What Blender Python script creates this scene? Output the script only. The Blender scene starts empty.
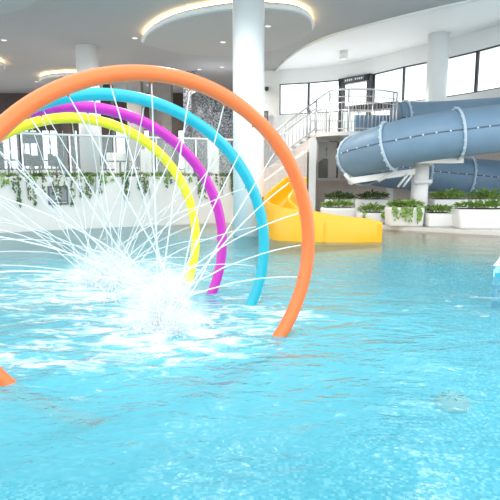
import bpy, bmesh, math, random
from mathutils import Vector, Matrix
random.seed(7)
PI = math.pi
S = bpy.context.scene
COL = S.collection
# ------------------------------------------------------------------ camera frame (500 x 500 photograph)
FPX, CAMH = 520.0, 1.5
TH = math.atan(76 / FPX)
CT, ST = math.cos(TH), math.sin(TH)
def ray(px, py):
    a, b = (px - 250) / FPX, (250 - py) / FPX
    return Vector((a, CT + b * ST, -ST + b * CT))
def V(px, py, Y):
    d = ray(px, py); t = Y / d.y
    return Vector((d.x * t, Y, CAMH + d.z * t))
def G(px, py, z=0.0):
    d = ray(px, py); t = (z - CAMH) / d.z
    return Vector((d.x * t, d.y * t, z))
def PX(px, Y, z):
    return (px - 250) / FPX * (Y * CT - (z - CAMH) * ST)
def P(px, Y, z):
    return Vector((PX(px, Y, z), Y, z))

cam = bpy.data.cameras.new('camera'); co = bpy.data.objects.new('camera', cam); COL.objects.link(co)
co.location = (0, 0, CAMH); co.rotation_euler = (PI / 2 - TH, 0, 0)
cam.sensor_width = 36; cam.lens = FPX / 500 * 36; cam.clip_end = 300
S.camera = co
S.view_settings.view_transform = 'Standard'; S.view_settings.look = 'None'
S.view_settings.gamma = 1; S.view_settings.use_curve_mapping = False
S.view_settings.exposure = 1.12

# ------------------------------------------------------------------ materials
def newmat(name):
    m = bpy.data.materials.new(name); m.use_nodes = True
    return m, m.node_tree.nodes, m.node_tree.links
def mat(name, col, rough=.5, metal=0, noise=0, nscale=8, spec=.5, bump=0, bscale=60, alpha=1, coat=0):
    m, N, L = newmat(name)
    b = N['Principled BSDF']
    b.inputs['Base Color'].default_value = (*col, 1); b.inputs['Roughness'].default_value = rough
    b.inputs['Metallic'].default_value = metal; b.inputs['Specular IOR Level'].default_value = spec
    b.inputs['Alpha'].default_value = alpha; b.inputs['Coat Weight'].default_value = coat
    if noise or bump:
        tc = N.new('ShaderNodeTexCoord')
    if noise:
        t = N.new('ShaderNodeTexNoise'); t.inputs['Scale'].default_value = nscale; t.inputs['Detail'].default_value = 5
        L.new(tc.outputs['Object'], t.inputs['Vector'])
        r = N.new('ShaderNodeValToRGB')
        r.color_ramp.elements[0].position = .3; r.color_ramp.elements[1].position = .7
        r.color_ramp.elements[0].color = (*[max(0, c * (1 - noise)) for c in col], 1)
        r.color_ramp.elements[1].color = (*[min(1, c * (1 + noise)) for c in col], 1)
        L.new(t.outputs['Fac'], r.inputs['Fac']); L.new(r.outputs['Color'], b.inputs['Base Color'])
    if bump:
        t2 = N.new('ShaderNodeTexNoise'); t2.inputs['Scale'].default_value = bscale
        L.new(tc.outputs['Object'], t2.inputs['Vector'])
        bp = N.new('ShaderNodeBump'); bp.inputs['Strength'].default_value = bump; bp.inputs['Distance'].default_value = .02
        L.new(t2.outputs['Fac'], bp.inputs['Height']); L.new(bp.outputs['Normal'], b.inputs['Normal'])
    return m
def mosaic(name, cols, size, grout=(.7, .75, .78), rough=.3, deep=None, zsplit=None):
    """square mosaic: a random pick of cols per tile; above zsplit the tiles are of the colours deep"""
    m, N, L = newmat(name); b = N['Principled BSDF']; b.inputs['Roughness'].default_value = rough
    g = N.new('ShaderNodeNewGeometry')
    sc = N.new('ShaderNodeVectorMath'); sc.operation = 'SCALE'; sc.inputs['Scale'].default_value = 1 / size
    L.new(g.outputs['Position'], sc.inputs[0])
    fl = N.new('ShaderNodeVectorMath'); fl.operation = 'FLOOR'; L.new(sc.outputs[0], fl.inputs[0])
    wn = N.new('ShaderNodeTexWhiteNoise'); wn.noise_dimensions = '3D'; L.new(fl.outputs[0], wn.inputs['Vector'])
    def ramp(cs):
        r = N.new('ShaderNodeValToRGB'); r.color_ramp.interpolation = 'CONSTANT'
        e = r.color_ramp.elements
        while len(e) < len(cs): e.new(.5)
        for i, c in enumerate(cs):
            e[i].position = i / len(cs); e[i].color = (*c, 1)
        L.new(wn.outputs['Value'], r.inputs['Fac']); return r.outputs['Color']
    c = ramp(cols)
    if deep:
        c2 = ramp(deep)
        sx = N.new('ShaderNodeSeparateXYZ'); L.new(g.outputs['Position'], sx.inputs[0])
        mr = N.new('ShaderNodeMapRange'); mr.inputs['From Min'].default_value = zsplit - .09; mr.inputs['From Max'].default_value = zsplit + .09
        L.new(sx.outputs['Z'], mr.inputs['Value'])
        gt = N.new('ShaderNodeMath'); gt.operation = 'GREATER_THAN'
        L.new(mr.outputs[0], gt.inputs[0]); L.new(wn.outputs['Value'], gt.inputs[1])
        mx = N.new('ShaderNodeMix'); mx.data_type = 'RGBA'
        L.new(gt.outputs[0], mx.inputs['Factor']); L.new(c, mx.inputs['A']); L.new(c2, mx.inputs['B']); c = mx.outputs['Result']
    L.new(c, b.inputs['Base Color'])
    return m
def tilewall(name, col, grout, w=.6, h=.3):
    m, N, L = newmat(name); b = N['Principled BSDF']; b.inputs['Roughness'].default_value = .45
    g = N.new('ShaderNodeNewGeometry'); sx = N.new('ShaderNodeSeparateXYZ'); L.new(g.outputs['Position'], sx.inputs[0])
    cb = N.new('ShaderNodeCombineXYZ'); L.new(sx.outputs['X'], cb.inputs['X']); L.new(sx.outputs['Z'], cb.inputs['Y'])
    t = N.new('ShaderNodeTexBrick'); L.new(cb.outputs[0], t.inputs['Vector'])
    t.inputs['Scale'].default_value = 1; t.inputs['Brick Width'].default_value = w; t.inputs['Row Height'].default_value = h
    t.inputs['Mortar Size'].default_value = .008
    t.inputs['Color1'].default_value = (*col, 1); t.inputs['Color2'].default_value = (*[c * .93 for c in col], 1)
    t.inputs['Mortar'].default_value = (*grout, 1)
    L.new(t.outputs['Color'], b.inputs['Base Color'])
    return m

M = {}
M['plaster'] = mat('white_plaster', (.80, .765, .725), .7, noise=.03, nscale=3)
M['white'] = mat('white_paint', (.80, .805, .80), .45)
M['column'] = mat('column_white', (.86, .88, .88), .35)
M['ceil'] = mat('ceiling_grey', (.455, .455, .465), .75, noise=.02, nscale=1)
M['ceil_disc'] = mat('ceiling_disc_grey', (.52, .505, .50), .75)
M['ceil_white'] = mat('ceiling_white', (.82, .83, .83), .6)
M['steel'] = mat('stainless_steel', (.72, .73, .74), .28, metal=.85)
M['darkframe'] = mat('dark_window_frame', (.035, .035, .04), .4)
M['brown'] = mat('dark_brown_panel', (.045, .03, .024), .5, noise=.2, nscale=4)
M['greyp'] = mat('grey_brown_panel', (.34, .315, .295), .6, noise=.1, nscale=3)
M['darkgreen'] = mat('dark_green_board', (.05, .065, .05), .5)
M['furn'] = mat('dark_furniture', (.05, .05, .055), .5)
M['deck'] = mat('deck_white', (.66, .645, .61), .5, noise=.04, nscale=6)
M['cafe_floor'] = mat('cafe_floor_grey', (.35, .34, .33), .4)
M['beige'] = tilewall('beige_wall_tile', (.80, .69, .62), (.86, .80, .76))
M['slide'] = mat('steel_blue_fibreglass', (.175, .285, .405), .48, noise=.05, nscale=3, coat=.0)
M['slide_rim'] = mat('pale_blue_flange', (.50, .62, .72), .35)
M['seam'] = mat('slide_seam_dark', (.09, .14, .21), .4)
M['bolt'] = mat('pale_bolts', (.75, .8, .85), .3)
M['yellow'] = mat('yellow_fibreglass', (.95, .45, .005), .3, coat=.3)
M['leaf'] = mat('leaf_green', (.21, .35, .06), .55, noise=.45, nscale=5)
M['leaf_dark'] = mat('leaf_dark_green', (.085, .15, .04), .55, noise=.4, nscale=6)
M['soil'] = mat('soil_brown', (.05, .035, .025), .9)
M['sign'] = mat('sign_dark_grey', (.12, .125, .13), .5)
M['drain'] = mat('drain_grey_metal', (.62, .54, .44), .5, metal=.0, noise=.15, nscale=12)
M['hole'] = mat('dark_slot', (.08, .08, .08), .7)
M['jet'] = mat('aerated_water', (.93, .96, .98), .3, alpha=.65)
M['drop'] = mat('spray_droplet', (.93, .97, 1.0), .35, alpha=.6)
M['hoops'] = {
    'orange': mat('orange_tube', (.95, .17, .03), .32, coat=.25),
    'turquoise': mat('turquoise_tube', (.005, .42, .53), .32, coat=.25),
    'magenta': mat('magenta_tube', (.60, .015, .43), .32, coat=.25),
    'yellow': mat('yellow_tube', (.92, .80, .015), .32, coat=.25)}
M['poolfloor'] = mosaic('pool_mosaic', [(.085, .50, .65), (.15, .59, .73), (.05, .42, .58), (.38, .78, .84), (.105, .54, .69)], .024,
                        deep=[(.60, .50, .34), (.67, .57, .40), (.54, .45, .30), (.72, .62, .46)], zsplit=-.2)
M['bluemosaic'] = mosaic('blue_mosaic', [(.05, .42, .62), (.16, .60, .78), (.45, .75, .85), (.03, .30, .52)], .06)
M['greymosaic'] = mosaic('grey_mosaic', [(.17, .19, .22), (.10, .11, .13), (.26, .28, .31), (.05, .055, .07), (.36, .37, .39)], .045)
def emit(name, col, s):
    m, N, L = newmat(name); N.remove(N['Principled BSDF'])
    e = N.new('ShaderNodeEmission'); e.inputs['Color'].default_value = (*col, 1); e.inputs['Strength'].default_value = s
    L.new(e.outputs[0], N['Material Output'].inputs['Surface']); return m
M['led'] = emit('cove_led_warm', (1, .72, .36), 7)
M['lamp'] = emit('downlight_lens', (1, .95, .85), .8)
def glassmat(name, tint=(.93, .97, .97), refl=.12):
    m, N, L = newmat(name); N.remove(N['Principled BSDF'])
    t = N.new('ShaderNodeBsdfTransparent'); t.inputs['Color'].default_value = (*tint, 1)
    g = N.new('ShaderNodeBsdfGlossy'); g.inputs['Roughness'].default_value = .03
    lw = N.new('ShaderNodeLayerWeight'); lw.inputs['Blend'].default_value = .3
    fr = N.new('ShaderNodeMath'); fr.operation = 'MULTIPLY'; L.new(lw.outputs['Facing'], fr.inputs[0]); fr.inputs[1].default_value = refl
    mx = N.new('ShaderNodeMixShader'); L.new(fr.outputs[0], mx.inputs[0]); L.new(t.outputs[0], mx.inputs[1]); L.new(g.outputs[0], mx.inputs[2])
    L.new(mx.outputs[0], N['Material Output'].inputs['Surface']); return m
M['glass'] = glassmat('clear_glass')
M['frost'] = glassmat('pale_balustrade_glass', (.90, .93, .93), .3)
_n = M['frost'].node_tree.nodes; _l = M['frost'].node_tree.links
_d = _n.new('ShaderNodeBsdfDiffuse'); _d.inputs['Color'].default_value = (.85, .88, .88, 1)
_m = _n.new('ShaderNodeMixShader'); _m.inputs[0].default_value = .16
_o = _n['Material Output'].inputs['Surface']; _l.new(_o.links[0].from_socket, _m.inputs[1]); _l.new(_d.outputs[0], _m.inputs[2]); _l.new(_m.outputs[0], _o)

SPL1 = G(166, 327); SPL2 = G(108, 284)
def watermat():
    m, N, L = newmat('pool_water'); N.remove(N['Principled BSDF'])
    g = N.new('ShaderNodeNewGeometry')
    def mathn(op, a, b=None):
        n = N.new('ShaderNodeMath'); n.operation = op
        for i, v in enumerate((a, b)):
            if v is None: continue
            if hasattr(v, 'is_linked'): L.new(v, n.inputs[i])
            else: n.inputs[i].default_value = v
        return n.outputs[0]
    def noise(scale, detail=4, stretch=(1, 1, 1), dist=0, rough=.5):
        mp = N.new('ShaderNodeMapping'); mp.inputs['Scale'].default_value = stretch; L.new(g.outputs['Position'], mp.inputs['Vector'])
        t = N.new('ShaderNodeTexNoise'); t.inputs['Scale'].default_value = scale; t.inputs['Detail'].default_value = detail
        t.inputs['Distortion'].default_value = dist; t.inputs['Roughness'].default_value = rough
        L.new(mp.outputs[0], t.inputs['Vector']); return t.outputs['Fac']
    def near(p, r0, r1):
        d = N.new('ShaderNodeVectorMath'); d.operation = 'DISTANCE'; L.new(g.outputs['Position'], d.inputs[0]); d.inputs[1].default_value = p
        mr = N.new('ShaderNodeMapRange'); mr.interpolation_type = 'SMOOTHSTEP'
        mr.inputs['From Min'].default_value = r1; mr.inputs['From Max'].default_value = r0
        L.new(d.outputs['Value'], mr.inputs['Value']); return mr.outputs[0]
    # ripples: stronger near the splash, calmer away from it
    sp = mathn('MAXIMUM', near(SPL1, .6, 4.0), near(SPL2, .8, 4.5))
    w1 = noise(1.6, 5, (.8, 1.3, 1), .4); w2 = noise(7, 3, (.7, 1.4, 1), .5)
    h = mathn('ADD', mathn('MULTIPLY', w1, .11), mathn('MULTIPLY', w2, .022))
    h = mathn('MULTIPLY', h, mathn('ADD', mathn('MULTIPLY', sp, 1.8), .38))
    bp = N.new('ShaderNodeBump'); bp.inputs['Strength'].default_value = .8; bp.inputs['Distance'].default_value = 1
    L.new(h, bp.inputs['Height'])
    tr = N.new('ShaderNodeBsdfRefraction'); tr.inputs['IOR'].default_value = 1.0
    t = N.new('ShaderNodeBsdfTransparent'); t.inputs['Color'].default_value = (.86, .985, 1, 1)
    gl = N.new('ShaderNodeBsdfGlossy'); gl.inputs['Roughness'].default_value = .2; L.new(bp.outputs[0], gl.inputs['Normal'])
    fr = N.new('ShaderNodeFresnel'); fr.inputs['IOR'].default_value = 1.24; L.new(bp.outputs[0], fr.inputs['Normal'])
    N.remove(tr)
    # fine air bubbles make the water milky, most of all around the jets
    mk = N.new('ShaderNodeBsdfDiffuse'); mk.inputs['Color'].default_value = (.14, .56, .67, 1); L.new(bp.outputs[0], mk.inputs['Normal'])
    sx = N.new('ShaderNodeSeparateXYZ'); L.new(g.outputs['Position'], sx.inputs[0])
    milk = mathn('ADD', mathn('MULTIPLY', sp, .50), mathn('MULTIPLY', noise(.9, 4, (1, 1, 1), .3), .18))
    milk = mathn('MINIMUM', mathn('ADD', milk, .16), .82)
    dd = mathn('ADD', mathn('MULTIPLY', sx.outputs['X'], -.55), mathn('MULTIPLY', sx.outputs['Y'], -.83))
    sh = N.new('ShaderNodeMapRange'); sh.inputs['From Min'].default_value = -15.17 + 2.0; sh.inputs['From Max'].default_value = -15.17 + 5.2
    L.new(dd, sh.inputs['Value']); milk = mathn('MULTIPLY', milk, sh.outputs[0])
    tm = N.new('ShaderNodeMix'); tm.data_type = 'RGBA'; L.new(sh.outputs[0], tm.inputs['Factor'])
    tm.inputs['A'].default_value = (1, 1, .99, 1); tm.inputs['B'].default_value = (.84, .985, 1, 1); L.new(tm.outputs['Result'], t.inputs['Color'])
    body = N.new('ShaderNodeMixShader'); L.new(milk, body.inputs[0]); L.new(t.outputs[0], body.inputs[1]); L.new(mk.outputs[0], body.inputs[2])
    mx = N.new('ShaderNodeMixShader'); L.new(fr.outputs[0], mx.inputs[0]); L.new(body.outputs[0], mx.inputs[1]); L.new(gl.outputs[0], mx.inputs[2])
    # foam: broken patches of white bubbles carried away from where the jets fall in
    f1 = mathn('ADD', mathn('MULTIPLY', noise(4.2, 10, (.6, 1.2, 1), 1.2, .70), .8), mathn('MULTIPLY', noise(1.1, 3, (.7, 1.4, 1), .6), .2))
    area = mathn('MAXIMUM', near(SPL1 + Vector((-.15, .1, 0)), .1, 2.5), near(SPL2, .1, 3.4))
    area = mathn('MAXIMUM', area, mathn('MULTIPLY', near(G(30, 352), .1, 1.3), .75))
    area = mathn('MAXIMUM', area, mathn('MULTIPLY', near(G(270, 312), .1, 1.1), .75))
    area = mathn('MAXIMUM', area, mathn('MULTIPLY', near(G(470, 300), .2, 3.2), .42))
    v = mathn('ADD', f1, mathn('MULTIPLY', area, .27))
    mr = N.new('ShaderNodeMapRange'); mr.interpolation_type = 'SMOOTHSTEP'
    mr.inputs['From Min'].default_value = .645; mr.inputs['From Max'].default_value = .86; mr.inputs['To Max'].default_value = .9
    L.new(v, mr.inputs['Value'])
    df = N.new('ShaderNodeBsdfDiffuse'); df.inputs['Color'].default_value = (.92, .96, .98, 1)
    m2 = N.new('ShaderNodeMixShader'); L.new(mr.outputs[0], m2.inputs[0]); L.new(mx.outputs[0], m2.inputs[1]); L.new(df.outputs[0], m2.inputs[2])
    L.new(m2.outputs[0], N['Material Output'].inputs['Surface'])
    return m
M['water'] = watermat()

# ------------------------------------------------------------------ mesh helpers
class MB:
    def __init__(s): s.bm = bmesh.new()
    def face(s, pts):
        try: return s.bm.faces.new([s.bm.verts.new(p) for p in pts])
        except ValueError: return None
    def box(s, c, size, rz=0, bev=0, seg=2, taper=1.0):
        r = bmesh.ops.create_cube(s.bm, size=1); vs = r['verts']
        for v in vs:
            k = taper if v.co.z < 0 else 1
            v.co = Vector((v.co.x * size[0] * k, v.co.y * size[1] * k, v.co.z * size[2]))
        if bev:
            es = list({e for v in vs for e in v.link_edges})
            r2 = bmesh.ops.bevel(s.bm, geom=es, offset=bev, segments=seg, profile=.5, affect='EDGES')
            vs = [v for v in s.bm.verts if v in set(r2['verts']) or v in vs] if False else list({v for f in r2['faces'] for v in f.verts} | {v for v in vs if v.is_valid})
        mt = Matrix.Translation(c) @ Matrix.Rotation(rz, 4, 'Z')
        for v in vs: v.co = mt @ v.co
        return s
    def tube(s, pts, r, seg=10, closed=False, caps=True):
        pts = [Vector(p) for p in pts]; n = len(pts)
        rs = r if isinstance(r, (list, tuple)) else [r] * n
        up = None; rings = []
        for i, p in enumerate(pts):
            a = pts[(i - 1) % n] if closed or i else pts[0]
            b = pts[(i + 1) % n] if closed or i < n - 1 else pts[-1]
            t = (b - a).normalized()
            if up is None:
                up = Vector((0, 0, 1)) if abs(t.z) < .9 else Vector((1, 0, 0))
            u = (up - t * up.dot(t)).normalized(); w = t.cross(u); up = u
            rings.append([s.bm.verts.new(p + (u * math.cos(2 * PI * k / seg) + w * math.sin(2 * PI * k / seg)) * rs[i]) for k in range(seg)])
        m = n if closed else n - 1
        for i in range(m):
            A, B = rings[i], rings[(i + 1) % n]
            for k in range(seg):
                f = s.bm.faces.new((A[k], A[(k + 1) % seg], B[(k + 1) % seg], B[k])); f.smooth = True
        if caps and not closed:
            s.bm.faces.new(rings[0][::-1]); s.bm.faces.new(rings[-1])
        return s
    def lathe(s, c, prof, seg=48, caps=True):
        c = Vector(c); rings = []
        for r, z in prof:
            rings.append([s.bm.verts.new(c + Vector((r * math.cos(2 * PI * k / seg), r * math.sin(2 * PI * k / seg), z))) for k in range(seg)])
        for A, B in zip(rings, rings[1:]):
            for k in range(seg):
                f = s.bm.faces.new((A[k], A[(k + 1) % seg], B[(k + 1) % seg], B[k])); f.smooth = True
        if caps:
            s.bm.faces.new(rings[0][::-1]); s.bm.faces.new(rings[-1])
        return s
    def prism(s, outline, z0, z1):
        a = [s.bm.verts.new((p[0], p[1], z0)) for p in outline]; b = [s.bm.verts.new((p[0], p[1], z1)) for p in outline]
        n = len(a)
        s.bm.faces.new(a[::-1]); s.bm.faces.new(b)
        for i in range(n): s.bm.faces.new((a[i], a[(i + 1) % n], b[(i + 1) % n], b[i]))
        return s
    def strip(s, path, z0, z1, thick):
        """a wall along a plan polyline; thick is measured to the left of the path's run"""
        n = len(path); L = []; pp = [Vector((p[0], p[1], 0)) for p in path]
        for i in range(n):
            t = (pp[min(i + 1, n - 1)] - pp[max(i - 1, 0)]).normalized(); L.append(pp[i] + Vector((-t.y, t.x, 0)) * thick)
        zz = lambda z, i: z[i] if isinstance(z, (list, tuple)) else z
        r = [[s.bm.verts.new((q.x, q.y, z)) for q, z in ((pp[i], zz(z0, i)), (L[i], zz(z0, i)), (L[i], zz(z1, i)), (pp[i], zz(z1, i)))] for i in range(n)]
        for A, B in zip(r, r[1:]):
            for k in range(4):
                s.bm.faces.new((A[k], A[(k + 1) % 4], B[(k + 1) % 4], B[k]))
        s.bm.faces.new(r[0][::-1]); s.bm.faces.new(r[-1])
        return s
    def leaf(s, p, d, n, l, w):
        d = d.normalized(); sd = d.cross(n).normalized() * w; up = sd.cross(d).normalized() * l * .12
        a = s.bm.verts.new(p); b = s.bm.verts.new(p + d * l * .5 + sd + up); c = s.bm.verts.new(p + d * l); e = s.bm.verts.new(p + d * l * .5 - sd + up)
        s.bm.faces.new((a, b, c)); s.bm.faces.new((a, c, e))
    def done(s, name, m, parent=None, smooth=None, **kw):
        bmesh.ops.recalc_face_normals(s.bm, faces=s.bm.faces)
        me = bpy.data.meshes.new(name); s.bm.to_mesh(me); s.bm.free()
        if smooth is not None:
            me.set_sharp_from_angle(angle=smooth)
            for p in me.polygons: p.use_smooth = True
        me.materials.append(m)
        o = bpy.data.objects.new(name, me); COL.objects.link(o)
        if parent: o.parent = parent
        for k, v in kw.items(): o[k] = v
        return o
def tag(o, label, cat, group=None, kind=None):
    o['label'] = label; o['category'] = cat
    if group: o['group'] = group
    if kind: o['kind'] = kind
    return o
def empty(name, label, cat, group=None, loc=(0, 0, 0), rz=0):
    o = bpy.data.objects.new(name, None); COL.objects.link(o); o.location = loc; o.rotation_euler = (0, 0, rz)
    o.empty_display_size = .1
    return tag(o, label, cat, group)
def struct(o, label, cat):
    return tag(o, label, cat, None, 'structure')
def spline(pts, n=8):
    pts = [Vector(p) for p in pts]; out = []
    q = [2 * pts[0] - pts[1]] + pts + [2 * pts[-1] - pts[-2]]
    for i in range(1, len(q) - 2):
        for k in range(n):
            t = k / n; a, b, c, d = q[i - 1], q[i], q[i + 1], q[i + 2]
            out.append(.5 * ((2 * b) + (c - a) * t + (2 * a - 5 * b + 4 * c - d) * t * t + (3 * b - a - 3 * c + d) * t ** 3))
    out.append(pts[-1]); return out
def rnd(a, b): return random.uniform(a, b)

# ------------------------------------------------------------------ pool: floor, water, deck
deck_edge = [G(262, 217.5, .1), G(300, 219.5, .1), G(340, 222.5, .1), G(400, 226.5, .1), G(450, 229, .1), G(500, 231.5, .1), G(560, 234, .1), G(640, 237.5, .1)]
deck_edge = spline(deck_edge, 4)
def deck_dist(x, y):
    return min((Vector((x, y)) - Vector((p.x, p.y))).length for p in deck_edge)
PW0, PW1 = -14.0, 12.0
mb = MB(); nx, ny = 66, 60; grid = []
for j in range(ny + 1):
    row = []
    for i in range(nx + 1):
        x = PW0 + (PW1 - PW0) * i / nx; y = -4 + 24 * j / ny
        d = deck_dist(x, y); k = min(1, max(0, (d - 2.2) / 2.8)); k = k * k * (3 - 2 * k)
        row.append(mb.bm.verts.new((x, y, -.07 - .41 * k)))
    grid.append(row)
for j in range(ny):
    for i in range(nx):
        f = mb.bm.faces.new((grid[j][i], grid[j][i + 1], grid[j + 1][i + 1], grid[j + 1][i])); f.smooth = True
struct(mb.done('floor', M['poolfloor']), 'turquoise mosaic pool floor rising to a beige shallow by the deck', 'pool floor')
mb = MB(); mb.face([(PW0, -4, 0), (PW1, -4, 0), (PW1, 20, 0), (PW0, 20, 0)])
tag(mb.done('pool_water', M['water']), 'bright turquoise pool water with ripples and drifting white foam', 'water', None, 'stuff')
# deck behind the pool's far edge
ol = [(p.x, p.y) for p in deck_edge] + [(14, 13), (14, 24), (0, 24)]
struct(MB().prism(ol, -.5, .1).done('floor_deck', M['deck']), 'white poolside deck with planters standing on it', 'deck')

# ------------------------------------------------------------------ left terrace wall with planting trough, cafe floor
wl = [V(px, 178, Y) for px, Y in ((-150, 12.2), (-60, 12.8), (0, 13.35), (45, 13.9), (90, 14.45), (135, 15.0), (180, 15.55), (215, 16.0), (243, 16.4))]
wl = [Vector((PX(px, Y, 1.4), Y, 0)) for px, Y in ((-150, 12.2), (-60, 12.8), (0, 13.35), (45, 13.9), (90, 14.45), (135, 15.0), (180, 15.55), (215, 16.0), (243, 16.4))]
wall_path = spline(wl, 3)
struct(MB().strip(wall_path, -.5, 1.42, .45).done('wall_left', M['plaster']), 'long white terrace wall with planting trough on top', 'wall')
def wall_at(px):
    """plan point of the trough wall's face under an image column, with its run direction"""
    best = None
    for a, b in zip(wall_path, wall_path[1:]):
        for k in range(11):
            q = a.lerp(b, k / 10); u = 250 + FPX * q.x / (q.y * CT + .1 * ST)
            if best is None or abs(u - px) < best[0]: best = (abs(u - px), q, (b - a).normalized())
    return best[1].copy(), best[2]
fl = [(p.x - .02, p.y + .45) for p in wall_path] + [(.6, 18), (.6, 31), (-22, 31), (-22, 12)]
struct(MB().prism(fl, .95, 1.2).done('floor_cafe', M['cafe_floor']), 'grey cafe terrace floor behind the planted wall', 'floor')

# ------------------------------------------------------------------ ceilings
ZG, ZH, ZR = 6.0, 6.9, 5.7
arc = [G(px, py, ZG) for px, py in ((560, -22), (510, -9), (470, 0), (440, 6.5), (400, 16), (365, 25), (330, 35), (305, 46), (289, 57), (279, 67), (273, 77))]
arc = spline(arc, 4)
ol = [(p.x, p.y) for p in arc] + [(.95, 31.5), (-22, 31.5), (-22, 8), (14, 8), (14, 12)]
struct(MB().prism(ol, ZG, ZG + .3).done('ceiling', M['ceil']), 'grey suspended ceiling over the pool and cafe', 'ceiling')
struct(MB().tube([p - Vector((0, 0, .02)) for p in arc], .055, 8).done('trim_1', M['white']), 'white edge moulding along the curved end of the grey ceiling', 'trim')
struct(MB().prism([(-2, 8), (16, 8), (16, 31), (-2, 31)], ZH, ZH + .2).done('ceiling_high', M['ceil_white']), 'higher white ceiling over the slide hall', 'ceiling')
def disc(outline, zb, label):
    r = MB().prism([(p[0], p[1]) for p in outline], zb, zb + .2).done('ceiling_raft', M['ceil_disc'], smooth=math.radians(40))
    tag(r, label, 'ceiling raft', 'round ceiling rafts with cove light')
    c = Vector((sum(p[0] for p in outline), sum(p[1] for p in outline), 0)) / len(outline)
    rim = [Vector((p[0], p[1], zb + .1)) for p in outline]
    mb = MB(); n = len(rim)
    for i in range(n):
        pass
    MB().tube([Vector((p.x, p.y, zb + .1)) + (c - Vector((p.x, p.y, 0))).normalized() * -.0 for p in rim], .062, 8, closed=True).done('rim', M['white'], r)
    MB().tube([Vector((p.x, p.y, zb + .235)) + (c - Vector((p.x, p.y, 0))).normalized() * .07 for p in rim], .024, 6, closed=True).done('light_strip', M['led'], r)
    return r
near_pts = [G(px, py, ZR) for px, py in ((143, 44), (149, 35), (163, 26), (182, 19), (215, 12.5), (250, 9.5), (288, 11.5), (304, 16.5), (311, 24), (309, 34))]
far_pts = [Vector((1.1, 18.3, 0)), Vector((-.5, 19.4, 0)), Vector((-2.3, 19.2, 0))]
loop = spline(near_pts + far_pts + [near_pts[0]], 5)[:-1]
disc(loop, ZR, 'large round ceiling raft with warm cove light behind the tall white column')
circ = lambda x, y, r: [(x + r * math.cos(a * PI / 32), y + r * math.sin(a * PI / 32)) for a in range(64)]
disc(circ(-7.75, 25.7, 2.1), ZR, 'small ceiling raft with a pale rim above the turquoise hoop, beside the far column')
disc(circ(-11.95, 21.1, 2.15), ZR, 'ceiling raft mostly cut off, warm glow at the left edge of the picture')
disc(circ(-7.9, 11.5, 3.33), ZR, 'nearest ceiling raft, in the top left corner of the picture')
# small lights and devices on the ceilings
def downlight(x, y, z, power, lab):
    t = empty('downlight', lab, 'downlight', 'flush ceiling downlights', (x, y, z))
    MB().lathe((0, 0, 0), [(.10, 0), (.10, -.012), (.08, -.016), (.08, -.004)], 20).done('rim', M['white'], t)
    MB().lathe((0, 0, 0), [(.078, -.006), (.078, -.012)], 20).done('lens', M['lamp'], t)
    l = bpy.data.lights.new('downlight_bulb', 'SPOT'); l.energy = power; l.spot_size = math.radians(150); l.spot_blend = .6; l.shadow_soft_size = .08; l.color = (1, .95, .88)
    o = bpy.data.objects.new('downlight_bulb', l); COL.objects.link(o); o.parent = t; o.location = (0, 0, -.06)
for px, py, zb, lab in ((135, 38, ZG, 'flush downlight in the ceiling just below the large raft, nearest the far column'),
                        (268, 26, ZR, 'flush downlight on the large raft close beside the tall column'),
                        (223, 42, ZR, 'flush downlight on the large raft, left of the tall column'),
                        (222, 67, ZG, 'flush downlight in the grey ceiling just above the orange hoop'),
                        (4, 40, ZG, 'flush downlight in the grey ceiling near the left edge')):
    p = G(px, py, zb); downlight(p.x, p.y, zb, 200, lab)
for x, y, lab in ((-10.5, 26.5, 'added cafe fill light in the far left corner, behind the orange hoop'), (-5.2, 27.5, 'added cafe fill light hidden behind the hoops, near the cafe windows'), (-2.2, 23.5, 'added cafe fill light in front of the mosaic drum'), (-6.5, 21.2, 'added cafe fill light beside the far column, behind the orange hoop')):
    downlight(x, y, ZG, 160 if x == -2.2 else 420, lab)  # unseen fixtures, added to brighten the dark cafe
for x, y, lab in ((-6, 9.4, 'added fill light over the near left of the pool, above the picture'), (-1, 10, 'added fill light over the near middle of the pool, above the picture'), (4, 9.6, 'added fill light over the near right of the pool, above the picture')):
    downlight(x, y, ZG, 200, lab)  # added out of view to light the pool and terrace wall
p = G(344, 51, ZH)
t = empty('ceiling_spotlight', 'white cylindrical spotlight mounted under the high white ceiling', 'spotlight', None, (p.x, p.y, ZH))
MB().lathe((0, 0, 0), [(.19, 0), (.19, -.34), (.15, -.36), (.13, -.33)], 24).done('housing', M['white'], t)
MB().lathe((0, 0, 0), [(.125, -.325), (.12, -.335)], 24).done('lens', M['lamp'], t)
l = bpy.data.lights.new('spotlight_bulb', 'SPOT'); l.energy = 400; l.spot_size = math.radians(150); l.spot_blend = .6; l.shadow_soft_size = .12; l.color = (1, .96, .9)
o = bpy.data.objects.new('spotlight_bulb', l); COL.objects.link(o); o.parent = t; o.location = (0, 0, -.4)

# ------------------------------------------------------------------ columns
def column(px, Y, r, z0, z1, label):
    o = MB().lathe((PX(px, Y, 1.5), Y, 0), [(r * 1.0, z0), (r, z1)], 64).done('column', M['column'])
    return struct(o, label, 'column')
column(248.6, 12.9, .378, -.48, ZG, 'tall round white column standing in the pool')
column(92.2, 19.4, .395, 1.2, ZG, 'round white column behind the glass balustrade, beyond the hoops')
column(432, 21.3, .40, .1, ZH, 'round white column behind the blue slide, between window bays')

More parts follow.
